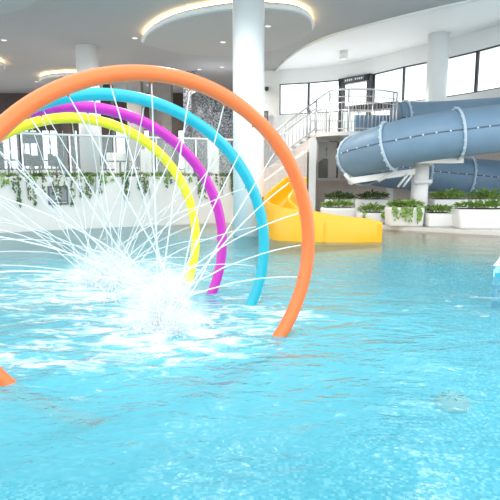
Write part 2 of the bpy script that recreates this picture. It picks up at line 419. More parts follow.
# ------------------------------------------------------------------ far window wall of the slide hall
WP = ((262, 29.0), (279, 28.4), (308, 27.9), (340, 27.1), (372, 25.6), (402, 23.9), (428, 22.8), (441, 22.3), (475, 20.9), (508, 19.5), (560, 17.9), (640, 16))
wp = {px: Vector((PX(px, Y, 5.4), Y, 0)) for px, Y in WP}
path = spline([wp[k] for k, _ in WP], 4)
ZS, ZT = 4.62, 6.2
struct(MB().strip(path, 0, ZS, .25).done('wall_back', M['white']), 'white wall below the far windows behind the slide', 'wall')
struct(MB().strip(path, ZT, ZH + .1, .25).done('wall_back_header', M['white']), 'white band of wall above the far windows', 'wall')
wn = 0
def window(a, b, z0, z1, label, mull=(), fr=.05, m='darkframe', inner=None):
    global wn; wn += 1
    a, b = Vector(a), Vector(b); t = (b - a).normalized(); n = Vector((-t.y, t.x, 0)); off = n * .1
    o = MB()
    def bar(p, q, z0_, z1_):
        c = (p + q) / 2 + off; o.box((c.x, c.y, (z0_ + z1_) / 2), ((q - p).length, .09, z1_ - z0_), math.atan2(t.y, t.x))
    bar(a, b, z0, z0 + fr); bar(a, b, z1 - fr, z1)
    L = (b - a).length
    for k in (0, *mull, 1):
        c = a + t * (L * k); h = t * fr / 2
        c = c + (h if k == 0 else (-h if k == 1 else Vector()))
        bar(c - h, c + h, z0 + fr, z1 - fr)
    w = o.done('window_%d' % wn, M[m]); struct(w, label, 'window')
    c = (a + b) / 2 + off
    MB().box((c.x, c.y, (z0 + z1) / 2), (L - 2 * fr, .02, z1 - z0 - 2 * fr), math.atan2(t.y, t.x)).done('pane', M['glass'], w)
    return w
window(wp[279], wp[308], ZS, ZT, 'first bright far window, left of the slide platform')
window(wp[308], wp[340], ZS, ZT, 'bright far window just left of the dark door frame')
window(wp[372], wp[402], ZS, ZT, 'bright far window just right of the dark door frame')
window(wp[402], wp[428], ZS, ZT, 'bright far window just left of the round column')
window(wp[441], wp[475], ZS, ZT, 'large bright window just right of the round column')
window(wp[475], wp[508], ZS, ZT, 'large bright window at the right edge above the slide')
window(wp[508], wp[560], ZS, ZT, 'bright window beyond the right edge')
# infill beside the column and at the start
struct(MB().strip([wp[428], wp[441]], ZS, ZT, .25).done('wall_back_pier', M['white']), 'white pier behind the round column', 'wall')
struct(MB().strip([wp[262], wp[279]], ZS, ZT, .25).done('wall_back_return', M['white']), 'white wall end left of the first far window', 'wall')
# exit door in dark frame
a, b = wp[340], wp[372]; t = (b - a).normalized(); n = Vector((t.y, -t.x, 0)); ang = math.atan2(t.y, t.x); Ld = (b - a).length
d = MB(); 
for k in (.06, .94):
    c = a + t * Ld * k + n * .0; d.box((c.x, c.y, 4.9), (.2, .3, 2.6), ang)
c = (a + b) / 2; d.box((c.x, c.y, 6.06), (Ld, .3, .3), ang)
dr = struct(d.done('door_1', M['darkframe']), 'glazed exit door in dark frame behind platform', 'door')
c2 = c + n * .02
MB().box((c2.x - n.x * .04, c2.y - n.y * .04, 5.0), (Ld * .8, .03, 2.6), ang).done('pane', M['glass'], dr)
c3 = c + n * .17
sg = MB().box((c3.x, c3.y, 6.06), (Ld * .62, .03, .2), ang).done('header_sign', M['sign'], dr)
mb = MB()
for k in range(-4, 5):
    if k == 0: continue
    q = c3 + t * (k * Ld * .062) + n * .02
    mb.box((q.x, q.y, 6.06), (.06, .012, .08), ang)
mb.done('lettering', M['white'], sg)
# dark slotted grille under the door windows
for i, (k0, k1) in enumerate(((342, 402),)):
    pa, pb = P(344, 24.6, 4.45), P(398, 22.9, 4.45); t = (pb - pa).normalized(); L_ = (pb - pa).length
    g = empty('convector', 'dark slotted convector strip under the far windows behind the platform', 'convector', None, (pa + pb) / 2, math.atan2(t.y, t.x))
    mb = MB()
    for k in range(22): mb.box((-L_ / 2 + L_ * (k + .5) / 22, 0, 0), (L_ / 22 * .55, .06, .26))
    mb.done('slats', M['darkframe'], g)
    MB().box((0, .08, -.02), (L_, .1, .36)).done('housing', M['white'], g)
    MB().box((-L_ * .4, .08, -2.3), (.08, .1, 4.3)).done('leg', M['white'], g); MB().box((L_ * .4, .08, -2.3), (.08, .1, 4.3)).done('leg', M['white'], g)
# wall strip between cafe and slide hall
pa, pb = P(262.5, 23.8, 3), P(279, 23.6, 3)
struct(MB().prism([(pa.x, pa.y), (pb.x, pb.y), (pb.x + .3, 29.2), (pa.x, 30.1)], 0, ZH).done('wall_divider', M['white']), 'white wall end between cafe and slide hall', 'wall')
q = P(265.5, 23.7, 5)
t = empty('security_camera', 'small dark security camera high on the white wall end', 'security camera', None, (q.x + .05, 23.62, V(266, 89, 23.6).z))
MB().lathe((0, 0, 0), [(.02, .1), (.07, .06), (.09, 0), (.06, -.06), (.01, -.09)], 16).done('dome', M['darkframe'], t)
MB().box((0, .06, .07), (.14, .14, .05)).done('bracket', M['darkframe'], t)
q = V(266, 117, 23.62)
t = empty('notice_frame', 'dark framed notice on the white wall end beside the orange hoop', 'notice', None, q)
MB().box((0, 0, 0), (.2, .05, .5)).done('frame', M['darkframe'], t); MB().box((0, -.03, 0), (.13, .012, .4)).done('sheet', M['greyp'], t)

# ------------------------------------------------------------------ beige tiled wall, staircase, platform
bp = [P(243, 16.6, .8), P(262, 17.45, .8), P(306.5, 17.75, .8), P(309.5, 20.0, .8), P(312, 20.3, .8), P(420, 20.5, .8)]
zt = [1.2, 1.2, 2.25, 2.3, 2.62, 2.62]
struct(MB().strip(bp, 0, zt, .2).done('wall_stair', M['beige']), 'beige tiled wall under the staircase and slide platform', 'wall')
bq = [P(420, 20.5, .8), P(470, 20.2, .8), P(505, 19.3, .8), P(560, 18.0, .8)]
struct(MB().strip(bq, 0, 3.2, .15).done('wall_slide', M['beige']), 'beige tiled wall behind the lower slide tube', 'wall')
# stairs climb along the wall up to the platform
sa, sb = P(250, 17.72, 1.25), P(316, 18.05, 2.85)
st = empty('staircase', 'straight staircase climbing to the slide platform behind the orange hoop', 'staircase', None, (sa.x, sa.y, 0))
ns = 9
for k in range(ns):
    f = (k + .5) / ns; c = sa.lerp(sb, f)
    MB().box((c.x - sa.x, c.y - sa.y + .55, c.z + .02), ((sb.x - sa.x) / ns + .06, 1.1, .05)).done('step', M['deck'], st)
for dy in (0, 1.1):
    u, v = sa.copy(), sb.copy()
    mb = MB()
    A = [(u.x - sa.x - .1, dy, u.z - .3), (u.x - sa.x - .1, dy, u.z), (v.x - sa.x, v.y - sa.y + dy, v.z), (v.x - sa.x, v.y - sa.y + dy, v.z - .3)]
    B = [(x, y + .06, z) for x, y, z in A]
    mb.face(A); mb.face(B[::-1])
    for i in range(4): mb.face([A[i], B[i], B[(i + 1) % 4], A[(i + 1) % 4]])
    bmesh.ops.remove_doubles(mb.bm, verts=mb.bm.verts, dist=1e-4)
    mb.done('stringer', M['beige'] if dy == 0 else M['white'], st)
rl = empty('stair_railing', 'stainless steel railing with upright bars along the staircase', 'railing', None, (sa.x, sa.y, 0))
top = [Vector((0, 0, sa.z + 1.05)), Vector((sb.x - sa.x, sb.y - sa.y, sb.z + 1.1))]
MB().tube(top, .028, 8).done('handrail', M['steel'], rl)
MB().tube([p - Vector((0, 0, .25)) for p in top], .018, 8).done('rail', M['steel'], rl)
MB().tube([p - Vector((0, 0, .92)) for p in top], .018, 8).done('rail', M['steel'], rl)
for k in range(18):
    p = top[0].lerp(top[1], (k + .5) / 18); thick = k % 6 == 3
    MB().tube([p - Vector((0, 0, .92 if not thick else 1.08)), p], .03 if thick else .011, 6).done('post' if thick else 'baluster', M['steel'], rl)
# platform
pf = [P(316, 18.0, 2.8), P(330, 17.4, 2.8), P(350, 17.1, 2.8), P(375, 17.2, 2.8), P(396, 17.8, 2.8)]
pf_s = spline(pf, 4)
ol = [(p.x, p.y) for p in pf_s] + [(PX(400, 20.2, 2.8), 20.2), (PX(312, 20.2, 2.8), 20.2)]
plat = MB().prism(ol, 2.74, 2.86).done('platform', M['deck'])
tag(plat, 'curved white slide platform reached by the staircase', 'platform')
MB().box((PX(312, 17.9, 1.3), 17.95, 1.38), (.24, .24, 2.56)).done('post', M['white'], plat)
q = P(390, 18.6, 1.3); MB().box((q.x, q.y, 1.38), (.2, .2, 2.56)).done('post', M['white'], plat)
pr = empty('platform_railing', 'curved stainless steel railing around the slide platform', 'railing', None, (pf[0].x, pf[0].y, 2.86))
o0 = Vector((pf[0].x, pf[0].y, 0)); rp = [Vector((p.x, p.y + .06, 0)) - o0 for p in pf_s]
ht = [1.10 + .22 * min(1, i / 4) for i in range(len(rp))]
for off, r in ((0, .03), (.22, .018), (.40, .018)):
    MB().tube([p + Vector((0, 0, h - off)) for p, h in zip(rp, ht)], r, 8).done('handrail' if off == 0 else 'rail', M['steel'], pr)
MB().tube([p + Vector((0, 0, .1)) for p in rp], .016, 8).done('rail', M['steel'], pr)
nb = 26
for k in range(nb):
    f = k / (nb - 1) * (len(rp) - 1.001); i = int(f); p = rp[i].lerp(rp[i + 1], f - i); h = ht[i]
    big = k % 6 == 0 or k == nb - 1
    MB().tube([p, p + Vector((0, 0, h - (0 if big else .40)))], .028 if big else .011, 6).done('post' if big else 'baluster', M['steel'], pr)
# second, straight inner rail at the back of the platform
br = empty('inner_railing', 'steel railing at the back of the slide platform, behind the curved one', 'railing', None, (pf[0].x, 19.9, 2.86))
for h in (1.0, .6): MB().tube([(0, 0, h), (PX(390, 19.9, 3) - pf[0].x, 0, h)], .02, 8).done('rail', M['steel'], br)
for k in range(6):
    x = (PX(390, 19.9, 3) - pf[0].x) * k / 5
    MB().tube([(x, 0, 0), (x, 0, 1.0)], .02, 6).done('post', M['steel'], br)
# glazed opening in the wall below the platform
q0, q1 = V(318, 141, 19.6), V(339, 178, 19.6)
ww = q1.x - q0.x; hh = q0.z - q1.z; cx, cz = (q0.x + q1.x) / 2, (q0.z + q1.z) / 2; yy = 19.7
mb = MB()
for x, w in ((q0.x, .06), (q1.x, .06), (q0.x + ww * .68, .3)): mb.box((x, yy, cz), (w, .2, hh))
mb.box((cx, yy, q0.z), (ww, .2, .07)); mb.box((cx, yy - .1, q1.z - .05), (ww * 1.6, .5, .1))
wn += 1
w = struct(mb.done('window_%d' % wn, M['plaster']), 'glazed opening with dark lower panel under the platform', 'window')
o = []
for k in range(13):
    o.append((q0.x + .02 + (ww - .04) * k / 12, q1.z + hh * (.40 + .14 * math.sin(PI * min(1, k / 9)))))
mb = MB()
A = [(x, yy + .02, z) for x, z in o] + [(q1.x - .02, yy + .02, q1.z), (q0.x + .02, yy + .02, q1.z)]
mb.face(A); mb.face([(x, y + .04, z) for x, y, z in A][::-1])
mb.done('lower_panel', mat('dark_olive_panel', (.22, .21, .19), .3), w)
MB().box((cx, yy + .1, cz + hh * .1), (ww, .02, hh * .8)).done('upper_reflection', mat('pale_grey_reflection', (.82, .83, .81), .3), w)  # pale reflection in the upper pane, put in as solid colour
mb = MB()
for k in range(3): mb.box((q0.x + ww * (.42 + .1 * k), yy + .06, q0.z - hh * .28), (.015, .03, hh * .26))
mb.box((q0.x + ww * .5, yy + .06, q0.z - hh * .22), (ww * .3, .03, .015))
mb.done('reflection_lines', M['greyp'], w)  # thin bars drawn in place of lines reflected in the pane

# ------------------------------------------------------------------ blue tube slide
sl = empty('tube_slide', 'steel blue enclosed tube slide curling down from the platform', 'water slide', None, (0, 0, 0))
def C(px, py, Y): return V(px, py, Y)
ctrl = [C(395, 121, 18.4), C(440, 120, 18.5), C(490, 117, 18.2), C(550, 115, 17.2), C(590, 117, 15.9), C(565, 124, 14.7), C(505, 128, 14.25),
        C(466, 132.5, 14.25), C(425, 138, 14.4), C(390, 146, 14.7), C(365, 154, 15.4), C(357, 160, 16.4), C(370, 166, 17.5), C(405, 171, 18.3), C(450, 175, 18.6), C(500, 179, 18.3), C(560, 184, 16.9)]
sp = spline(ctrl, 10)
TR = .63
MB().tube(sp, TR, 40).done('tube', M['slide'], sl)
def frame(i):
    t = (sp[min(i + 1, len(sp) - 1)] - sp[max(i - 1, 0)]).normalized()
    side = t.cross(Vector((0, 0, 1))).normalized(); up = side.cross(t)
    return t, side, up
def flange(i):
    t, s_, u = frame(i); c = sp[i]
    ring = [c + (s_ * math.cos(a * PI / 24) + u * math.sin(a * PI / 24)) * (TR + .03) for a in range(48)]
    b = MB().tube(ring, .04, 6, closed=True)
    for k in range(20):
        a = k * PI / 10; q = c + (s_ * math.cos(a) + u * math.sin(a)) * (TR + .055)
        bmesh.ops.create_icosphere(b.bm, subdivisions=1, radius=.035, matrix=Matrix.Translation(q + t * .03))
    b.done('flange', M['slide_rim'], sl)
for i in (2, 22, 45, 57, 72, 90, 104, 118, 134, 144, 156): flange(i)
for sgn in (1, -1):
    for rng in ((0, 55), (57, 103), (104, len(sp) - 1)):
        pts = []
        for i in range(rng[0], rng[1] + 1):
            t, s_, u = frame(i); pts.append(sp[i] + s_ * sgn * (TR * .995) + u * .06)
        b = MB().tube(pts, .02, 6); acc = 0; b.bm.faces.ensure_lookup_table(); nf = len(b.bm.faces)
        for i in range(rng[0], rng[1]):
            acc += (sp[i + 1] - sp[i]).length
            if acc > .26:
                acc = 0; t, s_, u = frame(i)
                q = sp[i] + s_ * sgn * (TR + .015) + u * .06
                bmesh.ops.create_icosphere(b.bm, subdivisions=1, radius=.028, matrix=Matrix.Translation(q))
        b.bm.faces.ensure_lookup_table()
        for f in b.bm.faces[nf:]: f.material_index = 1
        b.done('seam', M['seam'], sl).data.materials.append(M['bolt'])
qa, qb = V(354, 115.5, 19.2), V(396, 133, 19.2)
MB().box(((qa.x + qb.x) / 2, 19.1, (qa.z + 2.87) / 2), (qb.x - qa.x, .08, qa.z - 2.87), 0, .02).done('entry_panel', M['slide'], sl)
# support under the front of the slide
pc = P(419.5, 15.3, 1)
su = empty('slide_support', 'white steel post with arm and beam carrying the blue slide', 'slide support', None, (pc.x, pc.y, .1))
zt_ = V(419, 163, 14.6).z
MB().lathe((0, 0, 0), [(.24, 0), (.24, zt_ - .1)], 32).done('post', M['white'], su)
x0, x1 = PX(408, 14.6, 1.85) - pc.x, PX(460, 14.6, 1.85) - pc.x
MB().box(((x0 + x1) / 2, -.45, zt_ - .1 + .06), (x1 - x0, 1.0, .13)).done('arm', M['plaster'], su)
a = V(349, 184, 15.1) - Vector((pc.x, pc.y, .1)); b = V(414, 174.5, 15.1) - Vector((pc.x, pc.y, .1))
mb = MB()
for s0, s1 in ((0, .13),):
    A = [a + Vector((0, -.1, 0)), a + Vector((0, .1, 0)), b + Vector((0, .1, 0)), b + Vector((0, -.1, 0))]
    B = [p + Vector((0, 0, .17)) for p in A]
    mb.face(A); mb.face(B[::-1])
    for i in range(4): mb.face([A[i], A[(i + 1) % 4], B[(i + 1) % 4], B[i]])
bmesh.ops.remove_doubles(mb.bm, verts=mb.bm.verts, dist=1e-4)
mb.done('beam', M['white'], su)
for (u0, v0), (u1, v1), r in (((378, 181), (397, 170.5), .05), ((398, 187), (408, 174), .035), ((403, 187), (412, 175), .03), ((428, 166), (436, 159.5), .04), ((352, 184), (345, 174), .05), ((414, 182), (432, 181.5), .06)):
    MB().tube([V(u0, v0, 15.0) - Vector((pc.x, pc.y, .1)), V(u1, v1, 14.95) - Vector((pc.x, pc.y, .1))], r, 8).done('brace', M['white'], su)

# ------------------------------------------------------------------ yellow children's slide
ys = empty('small_slide', 'small yellow slide curving down into the shallow water', 'slide', None, (0, 0, 0))
yc = [P(295, 13.7, 1.0), P(284, 13.2, .74), P(277, 12.6, .52), P(287, 12.02, .36), P(313, 11.8, .24), P(345, 11.75, .13), P(374, 11.8, .06)]
yp = spline(yc, 6)
prof = [(-.34, -.62), (-.34, .36), (-.32, .41), (-.26, .41), (-.235, .36), (-.21, .12), (-.15, .03), (0, 0), (.15, .03), (.21, .12), (.235, .36), (.26, .41), (.32, .41), (.34, .36), (.34, -.62)]
mb = MB(); rings = []
for i, p in enumerate(yp):
    t = yp[min(i + 1, len(yp) - 1)] - yp[max(i - 1, 0)]; t.z = 0; t.normalize(); n = Vector((-t.y, t.x, 0))
    zl = max(-.1, .0)
    rings.append([mb.bm.verts.new((p.x + n.x * a, p.y + n.y * a, max(p.z + h, -.06) if h > -.5 else max(-.06, p.z - .38))) for a, h in prof])
for A, B in zip(rings, rings[1:]):
    for k in range(len(prof) - 1):
        f = mb.bm.faces.new((A[k], A[k + 1], B[k + 1], B[k])); f.smooth = True
mb.bm.faces.new(rings[0]); mb.bm.faces.new(rings[-1][::-1])
mb.done('chute', M['yellow'], ys, smooth=math.radians(50))
t = (yp[-1] - yp[-3]).normalized(); 
for sgn in (-1, 1):
    n = Vector((-t.y, t.x, 0))
    q = yp[-1] + n * .29 * sgn; MB().box((q.x, q.y, .2), (.16, .13, .52), math.atan2(t.y, t.x), .05, 3).done('end_post', M['yellow'], ys)
p0, p1 = yp[0], yp[2]; th_ = math.atan2(p1.y - p0.y, p1.x - p0.x)
MB().box((p0.x, p0.y, p0.z + .04), (.07, .66, .76), th_, .03, 3).done('headboard', M['yellow'], ys)
MB().box((p0.x, p0.y, p0.z / 2 - .12), (.12, .3, p0.z + .1), th_, .02).done('post', M['yellow'], ys)
MB().box((V(325, 230, 11.43).x, 11.44, .23), (.05, .05, .42), 0, .01).done('rib', M['yellow'], ys)

# ------------------------------------------------------------------ planters with plants
def bush(name, parent_loc, w, d, h, n, m, label, group, trailing=0):
    mb = MB()
    for i in range(n):
        a, r = rnd(0, 2 * PI), math.sqrt(random.random()); zz = random.random()
        p = Vector((w / 2 * r * math.cos(a), d / 2 * r * math.sin(a), h * zz * (1 - .5 * r * r)))
        dr = Vector((math.cos(a) * (.4 + r), math.sin(a) * (.4 + r), rnd(.0, 1.1)))
        mb.leaf(p, dr, Vector((rnd(-.5, .5), rnd(-.5, .5), 1)), rnd(.09, .17), rnd(.025, .05))
    for k in range(trailing):
        x = rnd(-w / 2, w / 2); L_ = rnd(.15, .45); y = -d / 2 - .06
        for j in range(int(L_ * 60)):
            mb.leaf(Vector((x + rnd(-.04, .04), y + rnd(-.05, .02), -random.random() * L_ + .05)), Vector((rnd(-.6, .6), rnd(-.8, -.1), -.9)), Vector((0, -1, .3)), rnd(.06, .11), rnd(.02, .035))
    o = mb.done('foliage', m)
    root = empty(name, label, 'plant', group, parent_loc)
    o.parent = root
    sb = MB()
    for k in range(7):
        a = rnd(0, 2 * PI); sb.tube([(w * .12 * math.cos(a), d * .12 * math.sin(a), -.08), (w * .3 * math.cos(a), d * .3 * math.sin(a), h * .6)], .008, 5)
    sb.done('stem', M['leaf_dark'], root)
    return root
PL = [ # x0, x1, y top, base y, back offset, label, plant height
    (458, 532, 209.5, 229.5, 0, 'long low white planter at the front, by the right edge', 'bright leafy plants in the long front planter by the right edge', .30, 0),
    (427.5, 456, 213.5, 227.5, 0, 'low white planter standing between the slide post and the long planter', 'bushy bright plant in the low planter right of the slide post', .32, 0),
    (389, 425.5, 207.5, 227, 0, 'white planter standing in front of the slide support post', 'drooping plant trailing over the planter before the slide post', .2, 7),
    (360, 387.5, 213, 224, 0, 'low white planter left of the slide post, in the front row', 'leafy plant in the front planter beyond the end of the yellow slide', .34, 2),
    (322, 356.5, 208, 221, 0, 'white planter just behind the yellow slide, in the front row', 'sparse green plant in the planter just behind the yellow slide', .3, 0),
    (471, 510, 199.5, 225, 1.15, 'white planter of the back row at the right edge', 'green plant in the back planter at the right edge', .34, 0),
    (433, 469, 199.5, 225, 1.15, 'tall white planter of the back row, right of the slide post', 'wide green bush in the back planter right of the slide post', .36, 0),
    (357.5, 390, 199.5, 222, 1.15, 'white planter of the back row under the slide beam', 'dark green plant in the back planter under the slide beam', .28, 0),
    (326, 355.5, 199.5, 219.5, 1.15, 'white planter of the back row beneath the glazed opening', 'dark green plant in the back planter beneath the glazed opening', .28, 0)]
for x0, x1, yt, yb, back, lp, lf, ph, tr in PL:
    base = G((x0 + x1) / 2, yb, .1); Y = base.y + back
    xa, xb = PX(x0, Y, .3), PX(x1, Y, .3); w = xb - xa; dp = .62
    h = V(250, yt, Y).z - .1
    pl = MB().box(((xa + xb) / 2, Y + dp / 2, .1 + h / 2), (w - .02, dp, h), 0, .07, 4, taper=.94).done('planter', M['white'], smooth=math.radians(60))
    tag(pl, lp, 'planter', 'white planters on the deck')
    MB().box(((xa + xb) / 2, Y + dp / 2, .1 + h - .008), (w - .2, dp - .2, .03)).done('soil', M['soil'], pl)
    bush('leafy_plant', ((xa + xb) / 2, Y + dp / 2, .1 + h + .015), w - .1, dp - .06, ph * (.62 if back else .5) + .02, int(230 * max(.8, w)), M['leaf'] if not back or x0 > 420 else M['leaf_dark'], lf, 'plants in the white planters', tr)

# trailing plants along the trough on the terrace wall
TP = [(2, 9, 15), (21, 16, 30), (61, 20, 34), (82, 9, 5), (96, 11, 21), (112, 14, 8), (126, 8, 25), (141, 12, 24), (160, 10, 6), (172, 8, 13), (184, 9, 8), (202, 10, 24), (221, 16, 20), (236, 8, 22), (38, 12, 6), (236, 6, 10)]
TL = ['short trailing plant on the terrace wall at the left edge', 'long trailing plant on the terrace wall, between left edge and grey sign', 'dense dark trailing plant hanging over the grey sign', 'short tuft on the terrace wall just right of the grey sign',
      'trailing plant hanging below the white column behind the balustrade', 'low bushy plant on the wall, right of the white column', 'narrow trailing plant on the wall, second right of the white column', 'wide trailing plant under the yellow hoop on the wall',
      'low tuft on the wall just left of the yellow hoop', 'short trailing plant crossed by the yellow hoop', 'low plant on the wall between yellow and magenta hoops', 'trailing plant on the wall beside the magenta hoop',
      'dark dense trailing plant on the wall, right of the magenta hoop', 'trailing plant at the wall end beside the tall pool column', 'low bush on the terrace wall just left of the sign plant', 'small tuft at the wall end against the tall pool column']
for (px, hw, hang), lab in zip(TP[:15], TL):
    q, t = wall_at(px); sc = q.y / FPX; w = 2 * hw * sc * 1.1; n = Vector((t.y, -t.x, 0))
    root = empty('trailing_plant', lab, 'plant', 'plants in the terrace wall trough', (q.x, q.y, 1.42), math.atan2(t.y, t.x))
    mb = MB()
    for i in range(int(24 + 60 * w)):
        x = rnd(-w * .6, w * .6)
        mb.leaf(Vector((x, rnd(-.02, .35), rnd(0, .07))), Vector((rnd(-1, 1), rnd(-1, .4), rnd(-.1, 1))), Vector((rnd(-.4, .4), -.4, 1)), rnd(.06, .13), rnd(.02, .04))
    hz = hang * sc
    ntr = max(2, int(w * 6))
    for k in range(ntr):
        x = rnd(-w * .42, w * .42); L_ = hz * rnd(.35, 1.0)
        for j in range(int(4 + L_ * 30)):
            z = -random.random() * L_
            mb.leaf(Vector((x + rnd(-.035, .035), -.03 - rnd(0, .05), z + .04)), Vector((rnd(-.7, .7), rnd(-.6, -.05), -1)), Vector((rnd(-.3, .3), -1, .2)), rnd(.05, .10), rnd(.016, .03))
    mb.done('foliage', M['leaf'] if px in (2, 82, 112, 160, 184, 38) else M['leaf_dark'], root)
    sb = MB()
    for k in range(max(1, ntr // 2)):
        x = rnd(-w * .4, w * .4); sb.tube([(x, .15, .03), (x, .0, .05), (x + rnd(-.03, .03), -.04, -.05), (x + rnd(-.05, .05), -.04, -hz * rnd(.5, .9) - .06)], .006, 5)
    sb.done('stem', M['leaf_dark'], root)
# sign on the terrace wall
q, t = wall_at(56.5); n = Vector((t.y, -t.x, 0)); u = math.atan2(t.y, t.x)
z1, z0 = V(56, 186, q.y).z, V(56, 204.5, q.y).z; hh = z1 - z0; w = 19 * q.y / FPX
sgn_ = empty('wall_sign', 'dark grey square sign with pale figure on the terrace wall', 'sign', None, (q.x + n.x * .03, q.y + n.y * .03, (z0 + z1) / 2), u)
MB().box((0, 0, 0), (w, .04, hh), 0, .008).done('panel', M['sign'], sgn_)
pl = MB().box((0, -.022, .06 * hh), (w * .82, .008, hh * .70)).done('picture_field', mat('sign_mid_grey', (.26, .27, .28), .5), sgn_)
fg = MB(); k = hh
fg.lathe((0, -.028, .30 * k), [(.001, -.06 * k), (.05 * k, -.03 * k), (.06 * k, 0), (.05 * k, .03 * k), (.001, .06 * k)], 14)
for a, b in (((0, .2), (-.03, -.02)), ((-.03, -.02), (-.16, -.24)), ((-.03, -.02), (.12, -.22)), ((0, .17), (.17, .02)), ((0, .17), (-.17, .05))):
    fg.tube([(a[0] * k, -.028, a[1] * k), (b[0] * k, -.028, b[1] * k)], .035 * k, 8)
fg.done('pictogram', M['white'], sgn_)
MB().box((0, -.024, -.39 * hh), (w * .8, .006, .07 * hh)).done('caption_band', mat('sign_pale_grey', (.5, .5, .5), .5), sgn_)

# ------------------------------------------------------------------ glass balustrade on the terrace wall
bal = empty('glass_balustrade', 'glass balustrade with white top rail along the terrace wall', 'balustrade', None, (0, 0, 1.42))
bpath = []
for i, p in enumerate(wall_path):
    t = (wall_path[min(i + 1, len(wall_path) - 1)] - wall_path[max(i - 1, 0)]).normalized(); bpath.append(Vector((p.x - t.y * .38, p.y + t.x * .38, 0)))
MB().tube([p + Vector((0, 0, 1.14)) for p in bpath], .03, 8).done('top_rail', M['white'], bal)
tot = [0]
for a, b in zip(bpath, bpath[1:]): tot.append(tot[-1] + (b - a).length)
def at_len(s):
    for i in range(len(bpath) - 1):
        if tot[i + 1] >= s: return bpath[i].lerp(bpath[i + 1], (s - tot[i]) / (tot[i + 1] - tot[i]))
    return bpath[-1]
s = 0
while s < tot[-1] - .4:
    e = min(s + 1.22, tot[-1]); a, b = at_len(s + .03), at_len(e - .03); c = (a + b) / 2; t = b - a
    MB().box((c.x, c.y, .58), (t.length, .016, 1.06), math.atan2(t.y, t.x)).done('glass_panel', M['frost'], bal)
    MB().box((a.x, a.y, .57), (.035, .045, 1.14), math.atan2(t.y, t.x)).done('post', M['steel'], bal)
    s = e

# ------------------------------------------------------------------ cafe behind
YB = 30.2
def bwall(x0, x1, z0, z1, name, m, lab, Y=YB, th=.3):
    xa, xb = PX(x0, Y, 2.5), PX(x1, Y, 2.5)
    return struct(MB().box(((xa + xb) / 2, Y + th / 2, (z0 + z1) / 2), (xb - xa, th, z1 - z0)).done(name, m), lab, 'wall')
bwall(-150, 264, 1.2, 1.75, 'wall_cafe', M['white'], 'low grey wall under the cafe windows')
bwall(-150, 264, 4.0, ZG, 'wall_cafe_header', M['brown'], 'dark brown band above the cafe windows')
xs = [-60, -30, 0, 20, 40, 60, 80, 104, 128, 152, 176, 200]
wl_ = ['leftmost cafe window, outside the picture', 'cafe window outside the picture edge', 'cafe window at the left edge', 'bright cafe window under the orange hoop', 'bright cafe window behind the yellow hoop', 'cafe window left of the white column', 'cafe window behind the white column',
       'cafe window right of the white column', 'cafe window with white sill unit before it', 'cafe window under the magenta hoop', 'cafe window beside the mosaic drum']
for i, (a, b) in enumerate(zip(xs, xs[1:])):
    window((PX(a, YB, 2.5) + .1, YB, 0), (PX(b, YB, 2.5) - .1, YB, 0), 1.75, 4.0, wl_[i], mull=(.5,), fr=.06)
    xx = PX(a, YB, 2.5)
    struct(MB().box((xx, YB + .15, 2.875), (.2, .32, 2.25)).done('wall_cafe_pier', M['brown']), 'dark pier between two cafe windows', 'wall')
bwall(200, 264, 1.75, 4.0, 'wall_cafe_end', M['greyp'], 'grey wall at the end of the cafe windows')
# panelled piers nearer
for x0, x1, Y, m, lab in ((63, 71, 24, 'brown', 'dark brown cafe pier left of the white column'), (128, 142, 23.5, 'greyp', 'grey brown cafe pier right of the white column'),
                          (150, 172, 24.5, 'greyp', 'broad grey brown cafe pier behind the magenta hoop'), (184, 196, 23.8, 'greymosaic', 'dark mosaic pier left of the mosaic drum'),
                          (105, 112, 25.5, 'brown', 'narrow dark cafe pier just right of the white column')):
    xa, xb = PX(x0, Y, 3), PX(x1, Y, 3)
    struct(MB().box(((xa + xb) / 2, Y + .3, (1.2 + ZG) / 2), (xb - xa, .6, ZG - 1.2)).done('wall_pier', M[m]), lab, 'wall')
xc = PX(219, 22.6, 3)
o = MB().lathe((xc, 22.6, 0), [(1.15, 1.2), (1.15, 4.75), (1.1, 4.8), (.01, 4.8)], 64).done('mosaic_kiosk', M['greymosaic'])
tag(o, 'round grey mosaic clad drum in the cafe beside the tall pool column', 'kiosk')
# hanging board
q0, q1 = V(21.5, 131.5, 19.5), V(39, 143.5, 19.5)
hb = empty('menu_board', 'dark green board on thin legs in the cafe, under the orange hoop', 'board', None, ((q0.x + q1.x) / 2, 19.5, (q0.z + q1.z) / 2))
MB().box((0, 0, 0), (q1.x - q0.x, .06, q0.z - q1.z), 0, .01).done('panel', M['darkgreen'], hb)
for sx in (-.25, .25): MB().tube([(sx, .05, .1), (sx, .05, 1.2 - (q0.z + q1.z) / 2)], .02, 6).done('leg', M['darkframe'], hb)
# furniture
def table(px, Y, lab):
    x = PX(px, Y, 2)
    t = empty('cafe_table', lab, 'table', 'cafe tables', (x, Y, 1.2))
    MB().box((0, 0, .74), (.75, .75, .035), 0, .01).done('tabletop', M['furn'], t)
    MB().lathe((0, 0, 0), [(.035, .02), (.035, .73)], 12).done('pedestal', M['furn'], t)
    MB().lathe((0, 0, 0), [(.26, 0), (.26, .02), (.04, .04)], 24).done('base', M['furn'], t)
def chair(px, Y, rz, lab):
    x = PX(px, Y, 2)
    t = empty('cafe_chair', lab, 'chair', 'cafe chairs', (x, Y, 1.2), rz)
    MB().box((0, 0, .45), (.44, .44, .05), 0, .015).done('seat', M['furn'], t)
    MB().box((0, .21, .75), (.42, .035, .38), 0, .012).done('backrest', M['furn'], t)
    for sx in (-.19, .19):
        MB().tube([(sx, .2, 0), (sx, .2, .6)], .016, 6).done('leg', M['steel'], t); MB().tube([(sx, -.19, 0), (sx, -.19, .43)], .016, 6).done('leg', M['steel'], t)
